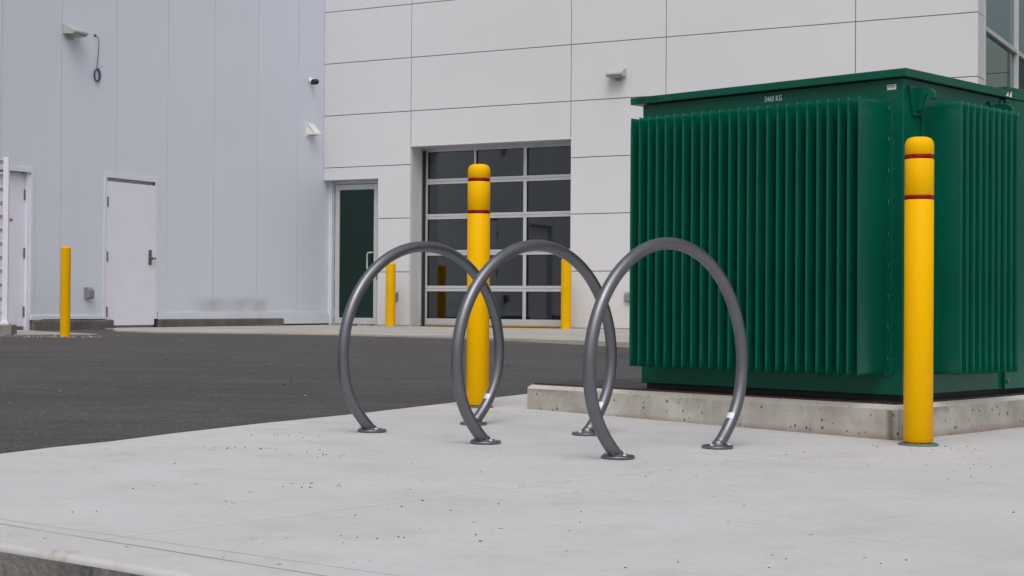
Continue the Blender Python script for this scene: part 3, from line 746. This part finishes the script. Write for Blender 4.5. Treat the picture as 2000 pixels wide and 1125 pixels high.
# ------------------------------------------------------------------ bike hoops
def hoop(label):
    e = empty('bike_hoop'); tag(e, label, 'bike rack', 'grey steel bike hoops in a row')
    R, r, zc = .4765, .0243, .339
    th1 = math.acos(-zc / R * .97)
    pts = []
    n = 96
    for k in range(n + 1):
        t = -th1 + 2 * th1 * k / n
        x = R * math.sin(t); z = zc + R * math.cos(t)
        u = max(0, (abs(t) - 1.75) / (th1 - 1.75)); x *= 1 - .085 * u * u
        pts.append((0, x, max(z, .008)))
    tb = MB().tube(pts, r, 32).build('tube', M_RING, e)
    xf = abs(pts[0][1])
    for s in (-1, 1):
        f = MB().lathe([(0, .001), (.061, .001), (.063, .003), (.063, .010), (.061, .012), (0, .012)], 48, (0, s * (xf - .005), 0)).build('base_flange', M_RING, e)
        for a in (40, 160, 280):
            b = MB()
            aa = math.radians(a if s > 0 else a + 180); cx, cy = .049 * math.cos(aa), s * (xf - .005) + .049 * math.sin(aa)
            b.lathe([(0, .0125), (.008, .0125), (.008, .018), (.005, .0205), (0, .021)], 6, (cx, cy, 0)); b.build('bolt', M_ALU_L, f)
        # weld fillet
        MB().lathe([(r + .012, .012), (r + .003, .018), (r - .004, .03)], 32, (0, s * (xf + .002), 0)).build('weld', M_RING, f)
    # white sticker band low on the rear leg, on the side that faces the viewer
    t0 = th1 - .255; m = bmesh.new(); rows = []
    for i in range(5):
        t = t0 - i * .0135; x = R * math.sin(t); z = zc + R * math.cos(t); u = max(0, (abs(t) - 1.75) / (th1 - 1.75)); x *= 1 - .085 * u * u
        d = Vector((0, -math.cos(t), math.sin(t))); nrm = Vector((0, math.sin(t), math.cos(t)))
        rows.append([m.verts.new(Vector((0, x, z)) + (nrm * math.cos(a) + Vector((1, 0, 0)) * math.sin(a)) * (r + .0008)) for a in [math.radians(g_) for g_ in range(-225, -99, 14)]])
    for a, b in zip(rows, rows[1:]):
        for k in range(len(a) - 1): f = m.faces.new((a[k], b[k], b[k + 1], a[k + 1])); f.smooth = True
    mm = MB(); mm.merge(m); mm.build('sticker', M_TRIM, tb)
    return e
hp = hoop('grey steel bike hoop nearest the camera, in front of the green transformer')
places = [((.6165, 6.1155), None), ((.112, 6.619), 'grey steel bike hoop in the middle of the row of three'), ((-.389, 7.060), 'grey steel bike hoop farthest left, in front of the glass door')]
for i, ((x, y), lb) in enumerate(places):
    o = hp if i == 0 else copy_tree(hp)
    if lb: o['label'] = lb
    o.location = (x, y, slab_z(x, y)); o.rotation_euler = (0, 0, -B)

# ------------------------------------------------------------------ pad and transformer
pad = empty('transformer_pad', (TC.x, TC.y, 0), -B); tag(pad, 'low pitted concrete pad under the green transformer', 'concrete pad')
t = bmesh.new(); x0, x1, y0, y1, ch = -2.17, .048, -.102, 4.2, .019
L0 = [(x0, y0), (x1, y0), (x1, y1), (x0, y1)]; L1 = [(x0 + ch, y0 + ch), (x1 - ch, y0 + ch), (x1 - ch, y1 - ch), (x0 + ch, y1 - ch)]
mb = MB()
V = [[t.verts.new((x, y, z)) for x, y in L] for L, z in ((L0, -.08), (L0, .134), (L1, .152))]
t.faces.new(V[2])
for a, b in zip(V, V[1:]):
    for k in range(4): t.faces.new((a[k], a[(k + 1) % 4], b[(k + 1) % 4], b[k]))
bmesh.ops.bevel(t, geom=[e_ for e_ in t.edges if abs(e_.verts[0].co.z - e_.verts[1].co.z) > .1], offset=.008, segments=2, affect='EDGES')
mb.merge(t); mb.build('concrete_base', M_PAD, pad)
MB().box(-2.14, .020, -.074, 4.1, .1521, .1615, .001).build('cover_mat', M_PLATE, pad)
MB().box(-2.12, .005, -.0755, -.0742, .1521, .1575).build('rust_edge', M_RUST, pad)

tr = empty('transformer', (TC.x, TC.y, .162), -B); tag(tr, 'large green oil-filled transformer with ribbed cooling fins on a concrete pad', 'transformer')
Z0 = .162
def zz(z): return z - Z0
MB().box(-1.45, -.02, .02, 2.15, zz(.162), zz(.188)).build('base_channel', M_DARK, tr)
tank = MB().box(-1.4717, 0, 0, 1.0, zz(.187), zz(1.5865), .004).build('tank', M_GREEN, tr)
MB().prism([(-1.530, zz(1.588)), (.029, zz(1.588)), (.029, zz(1.6235)), (-1.530, zz(1.6235))], 'y', -.029, 1.012, bev=.003).build('lid', M_GREEN, tr)
lid = bpy.data.objects['lid']
comp = MB().box(-1.4717, .018, .93 + .083, 2.2, zz(.187), zz(1.587), .003).box(-.20, .018, .93, 1.0125, zz(.187), zz(1.586), .003).build('cable_compartment', M_GREEN, tr)
mb = MB().box(-1.49, .024, 1.013, 2.22, zz(1.590), zz(1.643), .003).box(-.30, .024, .925, 1.0129, zz(1.6245), zz(1.6425), .002); mb.build('compartment_lid', M_GREEN, comp)
FB, FT = .279, 1.491
def fin_mesh(D, name='cooling_fin'):
    h, e_ = .0080, .0018
    m = bmesh.new(); rows = []
    levels = [(FB, .15), (FB + .012, .2), (FB + .045, .85), (FB + .075, 1), (FT - .085, 1), (FT - .05, .85), (FT - .018, .2), (FT, .15)]
    for z, k in levels:
        hw = h * k; ew = h * max(k * .62, .15)
        half = [(0, hw * .95), (D * .55, hw), (D - .016, hw), (D - .0085, hw * .9), (D - .0035, hw * .66), (D, hw * .3)]
        row = [(a_, -b_) for a_, b_ in half] + half[::-1]
        rows.append([m.verts.new((w, -p, zz(z))) for p, w in row])
    for a, b in zip(rows, rows[1:]):
        for k in range(len(a) - 1):
            f = m.faces.new((a[k], a[k + 1], b[k + 1], b[k])); f.smooth = True
    m.faces.new(rows[0]); m.faces.new(rows[-1][::-1])
    bmesh.ops.recalc_face_normals(m, faces=m.faces[:])
    me = bpy.data.meshes.new(name); m.to_mesh(me); m.free(); me.materials.append(M_GREEN); return me
# left-front radiator, fins along -y
def radiator(parent, D, n, span, flange, rot, off, name='radiator'):
    # built with fins pointing -y, spread along x from -span to 0
    e = MB().box(-span - .02, .041, -.010, .0, zz(FB - .004), zz(FT + .004), .003).build(name, M_GREEN, parent, off, rot)
    w = MB()
    for k in range(30):
        z = FB + .02 + (FT - FB - .04) * k / 29 + random.uniform(-.008, .008)
        tt = bmesh.new(); bmesh.ops.create_icosphere(tt, subdivisions=1, radius=1); 
        w.merge(tt, Matrix.Translation((.043, -.002, zz(z))) @ Matrix.Diagonal((.003, .004, random.uniform(.008, .021), 1)))
    for k in range(9):
        z = FB + .06 + (FT - FB - .1) * k / 8; tt = bmesh.new(); bmesh.ops.create_icosphere(tt, subdivisions=2, radius=1)
        for f_ in tt.faces: f_.smooth = True
        w.merge(tt, Matrix.Translation((.022, -.010, zz(z))) @ Matrix.Diagonal((.006, .005, random.uniform(.014, .020), 1)))
    w.build('weld_bead', M_GREEN, e)
    me = fin_mesh(D)
    for i in range(n):
        f = bpy.data.objects.new('cooling_fin', me); sc.collection.objects.link(f); f.parent = e
        f.location = (-span * i / (n - 1), -.008, 0); f.rotation_euler = (0, 0, random.uniform(-.012, .012))
    return e
radiator(tr, .214, 25, 1.2772, 1, 0, (-.0884, 0, 0))
radiator(tr, .162, 10, .5397, 1, PI / 2, (0, .752, 0))
# flange on the near side of the right-hand radiator
MB().box(.0005, .010, .150, .204, zz(FB - .004), zz(FT + .004), .003).build('radiator_flange', M_GREEN, tank)
def lug(y, first):
    hk = [(.002, 1.550), (.062, 1.546), (.080, 1.540), (.094, 1.530), (.101, 1.516), (.101, 1.496), (.080, 1.492), (.076, 1.504), (.068, 1.512), (.058, 1.513), (.050, 1.506), (.044, 1.490), (.034, 1.448), (.002, 1.444)]
    h = MB().prism([(a, zz(b)) for a, b in hk], 'y', y + .0, y + .024, bev=.002).build('lifting_hook', M_GREEN, tr)
    MB().prism([(y - .055, zz(1.555)), (y + .06, zz(1.555)), (y + .06, zz(1.425)), (y - .02, zz(1.425)), (y - .03, zz(1.47))], 'x', .0005, .012, bev=.001).build('hook_plate', M_GREEN, h)
lug(.088, True); lug(.83, False)
for y, z in ((.955, .224), (1.5, .224)):
    MB().lathe([(0, 0), (.011, 0), (.011, .006), (.005, .009), (0, .009)], 12, (.0185, y, zz(z)), axis='x').build('bolt', M_STEEL, tr)
MB().lathe([(0, 0), (.012, 0), (.012, .006), (.004, .008), (0, .008)], 12, (.019, .965, zz(1.53)), axis='x').build('bolt', M_STEEL, tr)
MB().box(.0005, .006, .90, .965, zz(1.50), zz(1.575), .001).build('hinge_plate', M_STEEL, tr)
MB().box(-1.30, -1.18, -.0015, 0, zz(.21), zz(.214)).build('scratch', M_GREEN, tr)
MB().lathe([(0, 0), (.006, 0), (.006, .005), (0, .005)], 10, (-1.16, -.001, zz(.222)), axis='y').build('bolt', M_GREEN, tr)
text_mesh('weight_marking', '5460 KG', .035, M_STENCIL, tank, (-.733, -.0006, zz(1.540)), (PI / 2, 0, 0), .70, 'LEFT', .0004, 1.10, .0006)
text_mesh('serial_marking', '63/7 7/59', .029, M_BLACKINK, lid, (-1.492, -.0293, zz(1.5955)), (PI / 2, 0, 0), .98, 'LEFT', .0004, 1.25, .0011)
st = MB().box(-.080, -.036, -.0014, -.0002, zz(1.537), zz(1.560)).build('label', M_WHITE, tank)
MB().box(-.077, -.041, -.0019, -.0015, zz(1.5525), zz(1.5565)).build('print_line', M_BLUEINK, st)
m = MB()
for k in range(9): m.box(-.077 + k * .0042, -.077 + k * .0042 + .0028, -.0019, -.0015, zz(1.5455), zz(1.5495))
m.build('print_line', M_PINK, st)
m = MB()
m.prism([(.905, zz(1.5935)), (.930, zz(1.5935)), (.927, zz(1.615))], 'x', .0292, .0302); m.prism([(.938, zz(1.5925)), (.962, zz(1.5905)), (.963, zz(1.6185)), (.957, zz(1.6185))], 'x', .0292, .0302)
m.build('white_mark', M_WHITE, lid)
